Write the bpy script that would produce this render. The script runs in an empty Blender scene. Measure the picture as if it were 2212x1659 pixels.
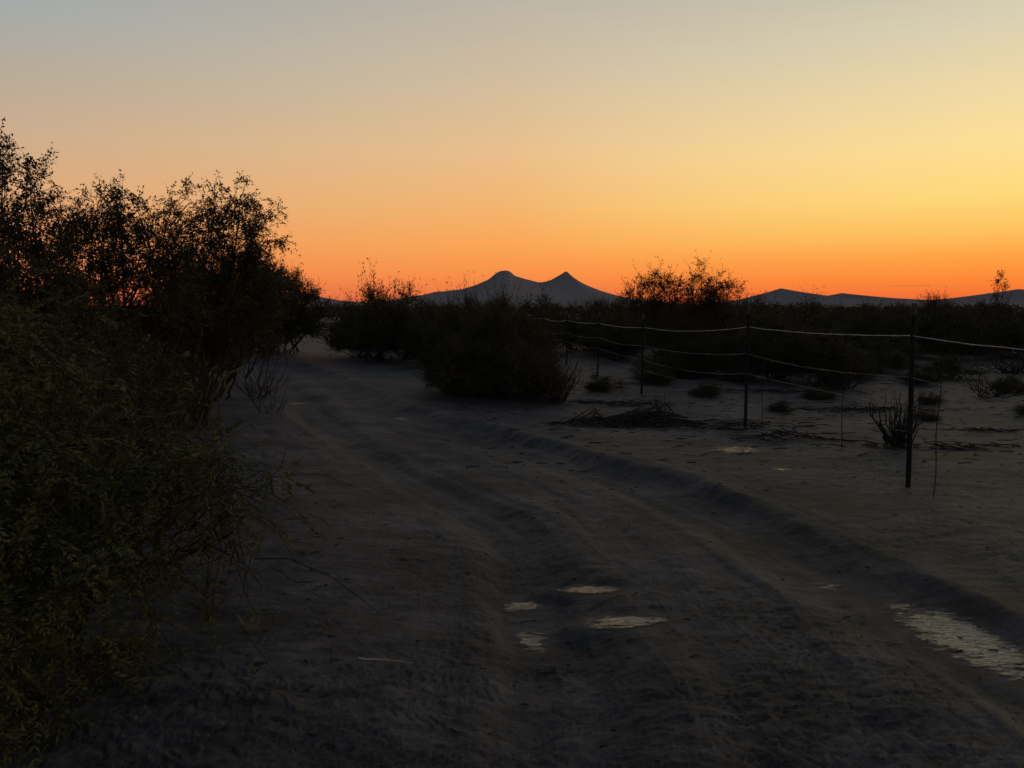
import bpy, math, random
import numpy as np
from mathutils import Vector
rad=math.radians
scene=bpy.context.scene
COL=scene.collection
scene.view_settings.view_transform='Standard'
scene.view_settings.look='None'
scene.view_settings.exposure=0

def lin(c,a=1.0):
    o=[]
    for v in c:
        v=v/255.0
        o.append(v/12.92 if v<=0.04045 else ((v+0.055)/1.055)**2.4)
    return (o[0],o[1],o[2],a)

# ------------------------------------------------------------ noise / terrain
_T=np.random.RandomState(5).rand(256,256)
def vnoise(x,y):
    ix=np.floor(x).astype(int); iy=np.floor(y).astype(int)
    fx=x-ix; fy=y-iy
    fx=fx*fx*(3-2*fx); fy=fy*fy*(3-2*fy)
    a=_T[ix&255,iy&255]; b=_T[(ix+1)&255,iy&255]
    c=_T[ix&255,(iy+1)&255]; d=_T[(ix+1)&255,(iy+1)&255]
    return (a*(1-fx)+b*fx)*(1-fy)+(c*(1-fx)+d*fx)*fy-0.5
def fbm(x,y,o=4):
    s=np.zeros_like(x); a=1.0
    for i in range(o):
        s+=a*vnoise(x,y); x,y=(x*0.8-y*0.6)*2.03+13.1,(x*0.6+y*0.8)*2.03+7.7; a*=0.5
    return s

RR=[(2.3,1.2),(2.2,2.2),(2.09,2.9),(1.93,3.45),(1.78,4.25),(1.55,5.1),(1.12,6.2),(0.42,7.3),(-0.6,8.9),(-1.75,10.6),(-2.8,12.6),(-3.9,15),(-5.2,18),(-7.2,20.3),(-10,22),(-16,24),(-30,27)]
RL=[(0.02,0.8),(0.08,1.6),(0.12,2.3),(0.19,3.1),(0.17,3.95),(-0.06,5.0),(-0.6,6.1),(-1.3,7.3),(-2.0,8.6),(-2.8,10.3),(-3.8,13),(-4.9,15.6),(-6.3,18.2),(-8,19.6),(-11,21),(-17,22.6),(-30,25)]
def smooth_poly(P,n=5):
    P=[P[0]]+P+[P[-1]]; out=[]
    for i in range(1,len(P)-2):
        p0,p1,p2,p3=[np.array(q,float) for q in P[i-1:i+3]]
        for k in range(n):
            t=k/n
            out.append(0.5*((2*p1)+(-p0+p2)*t+(2*p0-5*p1+4*p2-p3)*t*t+(-p0+3*p1-3*p2+p3)*t**3))
    out.append(np.array(P[-1],float))
    return np.array(out)
SR=smooth_poly(RR); SL=smooth_poly(RL)
def sdist(x,y,S):
    best=np.full(x.shape,1e9); sg=np.ones(x.shape); al=np.zeros(x.shape); acc=0
    for i in range(len(S)-1):
        a=S[i]; d=S[i+1]-a; L=math.hypot(*d)
        if L<1e-6: continue
        t=np.clip(((x-a[0])*d[0]+(y-a[1])*d[1])/(L*L),0,1)
        dx=x-(a[0]+t*d[0]); dy=y-(a[1]+t*d[1]); q=dx*dx+dy*dy
        m=q<best; best=np.where(m,q,best)
        sg=np.where(m,np.sign(dx*d[1]-dy*d[0]),sg)
        al=np.where(m,acc+t*L,al); acc+=L
    return np.sqrt(best)*sg, al      # positive = right-hand side
def sstep(a,b,v):
    t=np.clip((v-a)/(b-a),0,1); return t*t*(3-2*t)
# shallow hollows that hold water: x, y, rx, ry, rotation, label, wetness
PUD=[(0.56,3.52,0.28,0.10,0.12,'shallow grey puddle shining in the wheel track',0.44),
     (0.43,3.96,0.24,0.08,0.0,'thin wet puddle in the wheel track',0.42),
     (0.05,3.84,0.15,0.10,0.3,'small broken puddle between the ruts',0.41),
     (0.10,3.42,0.12,0.18,0.3,'small broken puddle between the ruts',0.38),
     (2.16,3.42,0.24,0.52,0.20,'rippled shining puddle in the deep rut',0.45),
     (1.76,4.10,0.22,0.16,0.5,'thin wet puddle in the deep rut',0.29),
     (-3.55,12.0,0.35,0.28,0,'small pale puddle on the far track',0.36),
     (-1.55,10.4,0.3,0.3,0,'small pale puddle on the far track',0.31),
     (2.35,7.65,0.42,0.30,0.2,'shallow puddle on open soil near the fence',0.38),
     (2.5,6.70,0.14,0.09,0.2,'tiny puddle on open soil near the fence',0.38)]
def terrain_raw(x,y):
    r=np.hypot(x,y)
    near=1-sstep(60,160,r)
    wx=x+0.14*fbm(x*0.8,y*0.8,5); wy=y+0.14*fbm(x*0.8+40,y*0.8,5)
    dR,aR=sdist(wx,wy,SR); dL,aL=sdist(wx,wy,SL)
    z=0.08*fbm(x*0.22,y*0.22,3)*sstep(3,12,r)
    # road bed lies a little lower than the land on each side
    brk=0.75+0.9*fbm(aR*0.8,dR*0.3,3)
    fadeb=0.25+0.75*sstep(3.0,6.0,y)
    bed=sstep(0.52,0.24,dR+0.14*fbm(x*2.2,y*2.2+5,5))*sstep(-1.3,-0.1,dL)
    broad=sstep(1.7,0.2,dR)*sstep(-1.3,-0.1,dL)
    z-=0.070*(bed*fadeb+broad*(1-fadeb))
    z-=0.042*np.exp(-np.abs(dR/0.25)**3)*(0.95+0.4*fbm(aR*0.7,dR,2))
    z-=0.050*np.exp(-np.abs(dL/0.22)**3)*(0.95+0.3*fbm(aL*0.7+7,dL,2))
    z+=0.022*np.exp(-((dR-0.54)/0.12)**2)*brk*fadeb
    z+=0.014*np.exp(-((dR+0.50)/0.22)**2)
    z+=0.012*np.exp(-((dL-0.44)/0.20)**2)
    z+=0.010*np.exp(-((dL+0.44)/0.20)**2)
    # secondary wheel lines, tyre tread and water streaks along the track
    trk=np.exp(-(dL/0.9)**2)+np.exp(-(dR/0.8)**2); tm=np.minimum(1,trk)
    z+=0.005*trk*np.sin(dL*17+3*fbm(aL*0.4,dL,2))*near*(0.5+1.5*np.abs(fbm(aL*0.3,dL,2)))
    z+=0.015*tm*fbm(aL*0.9,dL*9,5)*near
    tread=np.exp(-((dL+0.25)/0.10)**4)+np.exp(-((dL-0.62)/0.09)**4)+np.exp(-((dR+0.18)/0.10)**4)
    z+=0.0025*tread*np.sin(aL*52+8*np.abs(dL))*sstep(-0.1,0.25,fbm(aL*0.5,dL*0.5+3,2))*near*(r<12)
    # broken, layered mud crust
    n1=fbm(x*1.1,y*1.1,3); n2=fbm(x*4+9,y*7,5); n3=fbm(x*12,y*24+5,4)
    patch=sstep(-0.15,0.45,fbm(x*0.8+3,y*0.8+9,3))
    off=1-0.55*tm
    z+=near*(0.018*n1+0.013*n2*(0.4+patch)*off+0.0085*n3*(0.5+patch)*off)
    f=fbm(x*1.9+50,y*3.8+20,5)*8
    fr=f-np.floor(f)
    z+=near*0.0105*(np.floor(f)+sstep(0.34,0.48,fr)-f)*(0.4+0.8*patch)*(1-0.35*tm)
    return z
for i,p in enumerate(PUD):
    gx=np.random.RandomState(i).uniform(-0.6,0.6,40)*p[2]+p[0]; gy=np.random.RandomState(i+50).uniform(-0.6,0.6,40)*p[3]+p[1]
    PUD[i]=p+(float(np.percentile(terrain_raw(gx,gy),45)),)
def terrain(x,y):
    x=np.asarray(x,float); y=np.asarray(y,float)
    z=terrain_raw(x,y)
    for (px,py,rx,ry,ro,lb,wt,z0) in PUD:
        c,s=math.cos(ro),math.sin(ro)
        u=((x-px)*c+(y-py)*s)/rx; v=(-(x-px)*s+(y-py)*c)/ry
        k=sstep(1.8,0.7,np.hypot(u,v))
        z=z*(1-k)+(z0+(z-z0)*0.15)*k
    return z
def gz(x,y):
    return float(terrain(np.array([float(x)]),np.array([float(y)]))[0])

# ------------------------------------------------------------ mesh helpers
def mk_mesh(name,V,F,mat=None,smooth=False):
    V=np.asarray(V,np.float32); F=np.asarray(F,np.int32)
    me=bpy.data.meshes.new(name)
    n=F.shape[1]
    me.vertices.add(len(V)); me.vertices.foreach_set('co',V.ravel())
    me.loops.add(F.size); me.loops.foreach_set('vertex_index',F.ravel())
    me.polygons.add(len(F)); me.polygons.foreach_set('loop_start',np.arange(0,F.size,n,dtype=np.int32))
    me.update(calc_edges=True)
    if smooth: me.polygons.foreach_set('use_smooth',np.ones(len(F),bool))
    if mat: me.materials.append(mat)
    me.validate()
    return me
def obj(name,me,loc=(0,0,0),parent=None):
    o=bpy.data.objects.new(name,me); COL.objects.link(o); o.location=loc
    if parent: o.parent=parent
    return o
def tag(o,label,cat,group=None,kind=None):
    o['label']=label; o['category']=cat
    if group: o['group']=group
    if kind: o['kind']=kind
def norm(v):
    return v/np.maximum(np.linalg.norm(v,axis=-1,keepdims=True),1e-9)
def tubes(P,R,s=4):
    N,K,_=P.shape
    T=norm(np.gradient(P,axis=1))
    ref=np.zeros_like(T); ref[...,0]=0.31; ref[...,1]=0.93; ref[...,2]=0.17
    A=norm(np.cross(T,ref)); B=np.cross(T,A)
    an=np.arange(s)*2*math.pi/s
    V=P[:,:,None,:]+R[:,:,None,None]*(np.cos(an)[None,None,:,None]*A[:,:,None,:]+np.sin(an)[None,None,:,None]*B[:,:,None,:])
    idx=np.arange(N*K*s).reshape(N,K,s)
    a=idx[:,:-1,:]; b=idx[:,1:,:]
    F=np.stack([a,np.roll(a,-1,2),np.roll(b,-1,2),b],-1).reshape(-1,4)
    return V.reshape(-1,3),F
def merge(parts):
    Vs=[];Fs=[];o=0
    for V,F in parts:
        Vs.append(V);Fs.append(F+o);o+=len(V)
    return np.concatenate(Vs),np.concatenate(Fs)
def leafquads(P,D,L,W,rs):
    side=norm(np.cross(D,norm(rs.randn(*D.shape))))
    L=L[:,None];W=W[:,None]
    v=np.stack([P,P+D*L*0.5+side*W*0.5,P+D*L,P+D*L*0.5-side*W*0.5],1)
    return v.reshape(-1,3),np.arange(len(P)*4).reshape(-1,4)

# ------------------------------------------------------------ materials
def nmat(name):
    m=bpy.data.materials.new(name); m.use_nodes=True
    nt=m.node_tree; b=nt.nodes['Principled BSDF']
    return m,nt,b
def noise_mix(nt,scale,c1,c2,lo=0.35,hi=0.65,detail=4,coord='Object'):
    tc=nt.nodes.new('ShaderNodeTexCoord'); n=nt.nodes.new('ShaderNodeTexNoise')
    n.inputs['Scale'].default_value=scale; n.inputs['Detail'].default_value=detail
    nt.links.new(tc.outputs[coord],n.inputs['Vector'])
    r=nt.nodes.new('ShaderNodeValToRGB')
    r.color_ramp.elements[0].position=lo; r.color_ramp.elements[0].color=(*c1,1)
    r.color_ramp.elements[1].position=hi; r.color_ramp.elements[1].color=(*c2,1)
    nt.links.new(n.outputs['Fac'],r.inputs['Fac'])
    return r,n,tc
def simple(name,c1,c2,scale=8,rough=0.8,spec=0.3,metal=0.0,bump=0):
    m,nt,b=nmat(name)
    r,n,tc=noise_mix(nt,scale,c1,c2)
    nt.links.new(r.outputs['Color'],b.inputs['Base Color'])
    b.inputs['Roughness'].default_value=rough; b.inputs['Specular IOR Level'].default_value=spec
    b.inputs['Metallic'].default_value=metal
    if bump:
        bp=nt.nodes.new('ShaderNodeBump'); bp.inputs['Strength'].default_value=bump; bp.inputs['Distance'].default_value=0.01
        nt.links.new(n.outputs['Fac'],bp.inputs['Height']); nt.links.new(bp.outputs['Normal'],b.inputs['Normal'])
    return m
def foliage(name,c1,c2,trans=0.25,scale=3.0):
    m,nt,b=nmat(name)
    r,n,tc=noise_mix(nt,scale,c1,c2,0.35,0.68,3)
    nt.links.new(r.outputs['Color'],b.inputs['Base Color'])
    b.inputs['Roughness'].default_value=0.65; b.inputs['Specular IOR Level'].default_value=0.2
    t=nt.nodes.new('ShaderNodeBsdfTranslucent'); nt.links.new(r.outputs['Color'],t.inputs['Color'])
    mx=nt.nodes.new('ShaderNodeMixShader'); mx.inputs[0].default_value=trans
    nt.links.new(b.outputs[0],mx.inputs[1]); nt.links.new(t.outputs[0],mx.inputs[2])
    nt.links.new(mx.outputs[0],nt.nodes['Material Output'].inputs['Surface'])
    return m
M_leafnear=foliage('mesquite_leaf',(0.030,0.040,0.015),(0.100,0.112,0.043),0.18,3)
M_leaf=foliage('shrub_leaf',(0.03,0.034,0.014),(0.06,0.06,0.025),0.2,1.5)
M_leaffar=foliage('far_scrub_leaf',(0.03,0.028,0.018),(0.05,0.046,0.03),0.15,0.5)
M_bark=simple('bark',(0.030,0.025,0.02),(0.060,0.050,0.04),20,0.9,0.1)
M_dead=simple('dead_wood',(0.022,0.019,0.017),(0.06,0.052,0.045),25,0.9,0.1)
M_grass=simple('dry_grass',(0.14,0.12,0.09),(0.22,0.19,0.15),20,0.9,0.1)
M_post=simple('rusty_post_steel',(0.012,0.011,0.010),(0.028,0.023,0.02),30,0.8,0.2,0.0,0.3)
M_tip=simple('post_tip_paint',(0.06,0.06,0.055),(0.12,0.115,0.11),40,0.8,0.2)
M_wire=simple('galvanised_wire',(0.50,0.49,0.48),(0.75,0.73,0.7),30,0.5,0.5,0.3)
M_wiredull=simple('weathered_wire',(0.16,0.15,0.145),(0.42,0.40,0.38),2.5,0.6,0.4,0.2)
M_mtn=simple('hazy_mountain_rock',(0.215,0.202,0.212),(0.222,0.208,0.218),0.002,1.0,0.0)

def soil_nodes(nt,b,bright=1.0):
    N=nt.nodes; Lk=nt.links
    geo=N.new('ShaderNodeNewGeometry')
    def ns(scale,detail,rough=0.6,vec=None):
        n=N.new('ShaderNodeTexNoise'); n.inputs['Scale'].default_value=scale; n.inputs['Detail'].default_value=detail; n.inputs['Roughness'].default_value=rough
        Lk.new(vec if vec else geo.outputs['Position'],n.inputs['Vector']); return n
    mp=N.new('ShaderNodeMapping'); mp.inputs['Scale'].default_value=(1,1.9,1); Lk.new(geo.outputs['Position'],mp.inputs[0])
    n1=ns(0.7,10,0.74,mp.outputs[0]); n2=ns(6,8,0.78,mp.outputs[0]); n3=ns(60,4,0.7)
    r=N.new('ShaderNodeValToRGB'); e=r.color_ramp.elements
    e[0].position=0.40; e[0].color=(0.0265*bright,0.0265*bright,0.0290*bright,1); e[1].position=0.61; e[1].color=(0.085*bright,0.0840*bright,0.0895*bright,1)
    Lk.new(n1.outputs['Fac'],r.inputs['Fac'])
    r2=N.new('ShaderNodeValToRGB'); e=r2.color_ramp.elements
    e[0].position=0.39; e[0].color=(0.50,0.50,0.51,1); e[1].position=0.59; e[1].color=(1.18,1.17,1.16,1)
    Lk.new(n2.outputs['Fac'],r2.inputs['Fac'])
    mx=N.new('ShaderNodeMix'); mx.data_type='RGBA'; mx.blend_type='MULTIPLY'; mx.inputs[0].default_value=1
    Lk.new(r.outputs['Color'],mx.inputs[6]); Lk.new(r2.outputs['Color'],mx.inputs[7])
    r3=N.new('ShaderNodeValToRGB'); e=r3.color_ramp.elements
    e[0].position=0.30; e[0].color=(0.65,0.65,0.65,1); e[1].position=0.50; e[1].color=(1.03,1.03,1.03,1)
    Lk.new(n3.outputs['Fac'],r3.inputs['Fac'])
    mx2=N.new('ShaderNodeMix'); mx2.data_type='RGBA'; mx2.blend_type='MULTIPLY'; mx2.inputs[0].default_value=1
    Lk.new(mx.outputs[2],mx2.inputs[6]); Lk.new(r3.outputs['Color'],mx2.inputs[7])
    Lk.new(mx2.outputs[2],b.inputs['Base Color'])
    b.inputs['Roughness'].default_value=0.68; b.inputs['Specular IOR Level'].default_value=0.24
    b.inputs['Specular Tint'].default_value=(0.84,0.92,1.0,1)
    b1=N.new('ShaderNodeBump'); b1.inputs['Strength'].default_value=0.7; b1.inputs['Distance'].default_value=0.022
    Lk.new(n2.outputs['Fac'],b1.inputs['Height'])
    b2=N.new('ShaderNodeBump'); b2.inputs['Strength'].default_value=0.6; b2.inputs['Distance'].default_value=0.006
    Lk.new(n3.outputs['Fac'],b2.inputs['Height']); Lk.new(b1.outputs['Normal'],b2.inputs['Normal'])
    Lk.new(b2.outputs['Normal'],b.inputs['Normal'])
M_ground,_nt,_b=nmat('desert_soil'); soil_nodes(_nt,_b)
def water_mat():
    m,nt,wt=nmat('muddy_water'); N=nt.nodes; Lk=nt.links
    tc=N.new('ShaderNodeTexCoord')
    wt.inputs['Base Color'].default_value=(0.045,0.045,0.05,1)
    wt.inputs['Roughness'].default_value=0.06; wt.inputs['IOR'].default_value=1.5; wt.inputs['Specular IOR Level'].default_value=0.85
    wt.inputs['Specular Tint'].default_value=(0.80,0.90,1.0,1)
    mp=N.new('ShaderNodeMapping'); mp.inputs['Scale'].default_value=(1,2.4,1); Lk.new(tc.outputs['Object'],mp.inputs[0])
    n2=N.new('ShaderNodeTexNoise'); n2.inputs['Scale'].default_value=18; n2.inputs['Detail'].default_value=6; Lk.new(mp.outputs[0],n2.inputs['Vector'])
    bp=N.new('ShaderNodeBump'); bp.inputs['Strength'].default_value=0.7; bp.inputs['Distance'].default_value=0.014
    Lk.new(n2.outputs['Fac'],bp.inputs['Height']); Lk.new(bp.outputs['Normal'],wt.inputs['Normal'])
    geo=N.new('ShaderNodeNewGeometry'); mp2=N.new('ShaderNodeMapping'); mp2.inputs['Scale'].default_value=(1,3.0,1); Lk.new(geo.outputs['Position'],mp2.inputs[0])
    n3=N.new('ShaderNodeTexNoise'); n3.inputs['Scale'].default_value=8; n3.inputs['Detail'].default_value=9; n3.inputs['Roughness'].default_value=0.85; Lk.new(mp2.outputs[0],n3.inputs['Vector'])
    at=N.new('ShaderNodeAttribute'); at.attribute_name='wet'
    ad=N.new('ShaderNodeMath'); ad.operation='ADD'; Lk.new(n3.outputs['Fac'],ad.inputs[0]); Lk.new(at.outputs['Fac'],ad.inputs[1])
    r=N.new('ShaderNodeMapRange'); r.inputs['From Min'].default_value=0.78; r.inputs['From Max'].default_value=0.86; Lk.new(ad.outputs[0],r.inputs['Value'])
    tr=N.new('ShaderNodeBsdfTransparent')
    mx=N.new('ShaderNodeMixShader'); Lk.new(r.outputs[0],mx.inputs[0]); Lk.new(tr.outputs[0],mx.inputs[1]); Lk.new(wt.outputs[0],mx.inputs[2])
    Lk.new(mx.outputs[0],N['Material Output'].inputs['Surface'])
    return m
M_water=water_mat()

# ------------------------------------------------------------ ground sheet
rs_=[0.0,0.4,0.8,1.2,1.5]
r=1.5
while r<12: r*=1.0048; rs_.append(r)
while r<60: r*=1.009; rs_.append(r)
while r<16000: r*=1.06; rs_.append(r)
rs_=np.array(rs_)
fine=np.linspace(-45,45,800)
coarse=np.linspace(45,315,90)[1:-1]
ang=np.radians(np.concatenate([fine,coarse]))
AA,RRg=np.meshgrid(ang,rs_)
X=np.sin(AA)*RRg; Y=np.cos(AA)*RRg
Z=terrain(X,Y)
nr,na=X.shape
idx=np.arange(nr*na).reshape(nr,na)
a=idx[:-1,:];b_=idx[1:,:]
F=np.stack([a,b_,np.roll(b_,-1,1),np.roll(a,-1,1)],-1).reshape(-1,4)
F=F[na:]   # skip degenerate inner ring
V=np.stack([X,Y,Z],-1).reshape(-1,3)
me=mk_mesh('ground',V,F,M_ground,True)
g=obj('ground',me); tag(g,'rutted dark desert soil with a curving dirt track','ground',kind='structure')

# ------------------------------------------------------------ puddles
for i,(px,py,rx,ry,ro,lb,wet,z0) in enumerate(PUD):
    nr_,nt_=11,36
    rr=np.linspace(0.03,1.4,nr_)[:,None]; t=np.arange(nt_)[None]*2*math.pi/nt_
    u=rr*np.cos(t)*rx; v=rr*np.sin(t)*ry; c,s=math.cos(ro),math.sin(ro)
    vx=u*c-v*s; vy=u*s+v*c
    vz=terrain(px+vx,py+vy)-z0+0.004
    V=np.stack([vx,vy,vz],-1).reshape(-1,3)
    idx=np.arange(nr_*nt_).reshape(nr_,nt_); a=idx[:-1];b_=idx[1:]
    F=np.stack([a,b_,np.roll(b_,-1,1),np.roll(a,-1,1)],-1).reshape(-1,4)
    me=mk_mesh('puddle',V,F,M_water,True)
    at=me.attributes.new('wet','FLOAT','POINT'); at.data.foreach_set('value',np.repeat(wet*(1-(rr[:,0]/1.4)**1.6)-0.05*(rr[:,0]/1.4)**6,nt_).astype(np.float32))
    o=obj('puddle',me,(px,py,z0)); tag(o,lb,'puddle',group='puddles on the track',kind='structure')

# ------------------------------------------------------------ plants
def bez(A,B,C,K):
    t=np.linspace(0,1,K)[None,:,None]
    return (1-t)**2*A[:,None]+2*t*(1-t)*B[:,None]+t*t*C[:,None]
def plant(seed,lobes,nsub=30,ntwig=7,nleaf=12,twig=0.22,leaf=(0.03,0.012),style='small',stem=0.03,spread=0.12,sprig=0.04,up=0.35,thin=1.0,barelow=0.0,arch=0.0,tstart=0.35,npair=7):
    rs=np.random.RandomState(seed)
    lobes=np.array(lobes,float); N=len(lobes)
    base=np.zeros((N,3)); base[:,:2]=rs.randn(N,2)*spread; base[:,2]=-0.06
    C=lobes[:,:3]; Rr=lobes[:,3]
    mid=base+(C-base)*0.5+rs.randn(N,3)*0.12*np.linalg.norm(C-base,axis=1,keepdims=True); mid[:,2]+=0.05
    limbs=bez(base,mid,C,9); limbs[:,1:-1]+=rs.randn(N,7,3)*0.025
    lr=np.linspace(1,0.25,9)[None]*stem*(0.5+0.6*rs.rand(N,1))
    parts=[tubes(limbs,lr,5)]
    ns=np.maximum(4,(nsub*(Rr/np.mean(Rr))**1.5)).astype(int)
    li=np.repeat(np.arange(N),ns); S=len(li)
    t=rs.uniform(0.6,1.0,S)*8; k=np.clip(t.astype(int),0,7); f=(t-k)[:,None]
    st=limbs[li,k]*(1-f)+limbs[li,k+1]*f
    u=norm(rs.randn(S,3))*(rs.rand(S,1)**0.4)
    u[:,2]*=0.85
    en=C[li]+u*Rr[li][:,None]; en[:,2]=np.maximum(en[:,2],0.05)
    md=(st+en)/2+rs.randn(S,3)*0.2*Rr[li][:,None]; md[:,2]+=(0.1+arch)*Rr[li]
    sub=bez(st,md,en,6); sub[:,1:-1]+=rs.randn(S,4,3)*0.010
    sr=np.linspace(1,0.35,6)[None]*stem*0.18*(0.6+0.7*rs.rand(S,1))*thin
    parts.append(tubes(sub,sr,4))
    q=np.repeat(np.arange(S),ntwig); Tn=len(q)
    t=rs.uniform(tstart,1.0,Tn)*5; k=np.clip(t.astype(int),0,4); f=(t-k)[:,None]
    st=sub[q,k]*(1-f)+sub[q,k+1]*f
    tg=norm(sub[q,k+1]-sub[q,k])
    out=norm(st-C[li[q]])
    d=norm(tg*0.45+out*0.35+norm(rs.randn(Tn,3))*1.0+np.array([0,0,up]))
    ln=twig*rs.uniform(0.5,1.3,Tn)
    sp=rs.rand(Tn)<sprig
    ln=np.where(sp,ln*2.0,ln); d=np.where(sp[:,None],norm(d+np.array([0,0,0.5])+out*0.5),d)
    en=st+d*ln[:,None]; en[:,2]-=arch*0.5*ln; en[:,2]=np.maximum(en[:,2],0.03)
    md=(st+en)/2+rs.randn(Tn,3)*0.14*ln[:,None]; md[:,2]+=arch*0.3*ln
    tw=bez(st,md,en,4)
    tr=np.linspace(1,0.4,4)[None]*0.0024*(0.7+0.6*rs.rand(Tn,1))*thin
    parts.append(tubes(tw,tr,3))
    BV,BF=merge(parts)
    LV=LF=None
    if nleaf>0:
        q2=np.repeat(np.arange(Tn),nleaf); M=len(q2)
        t=rs.uniform(0.1,1.0,M)*3; k=np.clip(t.astype(int),0,2); f=(t-k)[:,None]
        p=tw[q2,k]*(1-f)+tw[q2,k+1]*f
        dd=norm(norm(tw[q2,k+1]-tw[q2,k])*0.5+norm(rs.randn(M,3))*0.9)
        if barelow>0:
            keep=(p[:,2]>barelow*rs.uniform(0.5,1.4,M)); p=p[keep];dd=dd[keep]; M=len(p)
        if style=='small':
            p=p+rs.randn(M,3)*0.012
            LV,LF=leafquads(p,dd,leaf[0]*rs.uniform(0.6,1.3,M),leaf[1]*rs.uniform(0.7,1.3,M),rs)
        else:
            dd=norm(dd+np.array([0,0,-0.15]))
            side=norm(np.cross(dd,norm(rs.randn(M,3)*0.6+np.array([0,0,1.5]))))
            L=leaf[0]*rs.uniform(0.6,1.25,M)
            Ps=[];Ds=[];Ls=[]
            for j in range(npair):
                fr=(j+0.8)/npair
                for sgn in (-1,1):
                    Ps.append(p+dd*(L*fr)[:,None]+np.array([0,0,-0.2])*(L*fr*fr)[:,None]+rs.randn(M,3)*0.0015); Ds.append(norm(side*sgn*0.75+dd*0.7+rs.randn(M,3)*0.15)); Ls.append(L*0.26*(1.1-0.6*abs(fr-0.4))*rs.uniform(0.7,1.1,M))
            P2=np.concatenate(Ps);D2=np.concatenate(Ds);L2=np.concatenate(Ls)
            LV,LF=leafquads(P2,D2,L2,np.full(len(P2),leaf[1]),rs)
    return BV,BF,LV,LF
def place_plant(name,data,loc,label,cat,group=None,rot=0,scale=(1,1,1),lmat=None,barkmat=None,partnames=('trunk','crown')):
    BV,BF,LV,LF=data
    e=bpy.data.objects.new(name,None); COL.objects.link(e); e.empty_display_size=0.2
    e.location=loc; e.rotation_euler=(0,0,rot); e.scale=scale
    tag(e,label,cat,group)
    obj(partnames[0],mk_mesh(name+'_'+partnames[0],BV,BF,barkmat or M_bark),parent=e)
    if LV is not None: obj(partnames[1],mk_mesh(name+'_'+partnames[1],LV,LF,lmat or M_leaf),parent=e)
    return e
def G(x,y): return (x,y,gz(x,y))
def rel(base,L): return [(x-base[0],y-base[1],z,r) for x,y,z,r in L]

# near feathery bush beside the track
b0=(-2.15,3.15)
place_plant('mesquite_bush',plant(11,rel(b0,[(-2.35,3.5,1.08,0.38),(-2.06,3.3,0.90,0.28),(-1.76,3.35,0.82,0.22),(-1.46,3.25,0.72,0.16),(-1.26,3.2,0.80,0.12),
   (-1.85,3.05,0.58,0.28),(-1.56,3.05,0.42,0.15),(-2.1,2.75,0.72,0.40),(-1.74,2.85,0.25,0.22),(-1.9,2.6,0.35,0.34),(-2.4,3.0,0.6,0.5)]),
   nsub=9,ntwig=5,nleaf=4,twig=0.34,leaf=(0.15,0.0115),style='pin',stem=0.018,spread=0.10,up=0.2,sprig=0.18,arch=0.7,npair=9),
   G(*b0),'dark green feathery mesquite bush arching over the track edge','bush',lmat=M_leafnear)
b0=(-1.85,2.35)
place_plant('mesquite_bush',plant(12,rel(b0,[(-1.95,2.45,0.35,0.30),(-1.72,2.5,0.18,0.18),(-1.8,2.2,0.3,0.28),(-2.0,2.2,0.7,0.35),(-1.6,2.75,0.12,0.12)]),
   nsub=11,ntwig=5,nleaf=4,twig=0.20,leaf=(0.12,0.010),style='pin',stem=0.014,spread=0.08,up=0.0,sprig=0.06,arch=0.5,npair=9),
   G(*b0),'low dark green mesquite bush touching the soil','bush',lmat=M_leafnear)
b0=(-2.1,4.05)
place_plant('mesquite_bush',plant(13,rel(b0,[(-2.4,4.3,0.75,0.42),(-2.0,4.2,0.55,0.36),(-1.74,4.0,0.30,0.28),(-2.7,4.6,0.95,0.45),(-1.95,4.6,0.35,0.26),(-1.45,3.7,0.22,0.20),(-1.36,3.5,0.40,0.20)]),
   nsub=11,ntwig=6,nleaf=1,twig=0.34,leaf=(0.06,0.006),style='pin',stem=0.026,spread=0.08,up=-0.1,sprig=0.18,arch=0.7,thin=1.2),
   G(*b0),'sparse twiggy bush with thin arching branches over the track','bush',lmat=M_leafnear)
b0=(-3.3,5.6)
place_plant('mesquite_bush',plant(14,rel(b0,[(-3.6,5.6,1.15,0.55),(-3.05,5.7,0.95,0.45),(-2.75,5.6,0.6,0.34),(-3.2,5.4,0.5,0.5),(-4.0,5.6,1.1,0.6),(-2.85,6.1,0.85,0.33),(-3.0,5.0,0.4,0.4),(-4.2,5.8,1.4,0.4)]),
   nsub=45,ntwig=8,nleaf=11,twig=0.2,leaf=(0.032,0.013),stem=0.02,spread=0.15,up=0.1),
   G(*b0),'dense dark bush filling the gap beside the track','bush')
b0=(-4.3,6.6)
place_plant('mesquite_bush',plant(15,rel(b0,[(-4.6,6.6,1.45,0.42),(-4.1,6.7,1.45,0.40),(-4.9,6.6,1.5,0.42),(-3.75,6.8,1.2,0.36),(-4.3,6.5,1.0,0.45),(-3.6,6.8,0.7,0.36),(-4.4,6.6,1.75,0.25),(-4.0,6.9,1.70,0.22)]),
   nsub=50,ntwig=8,nleaf=11,twig=0.18,leaf=(0.032,0.014),stem=0.02,spread=0.2,up=0.1),
   G(*b0),'dense dark undergrowth bush below taller mesquites','bush')
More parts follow.
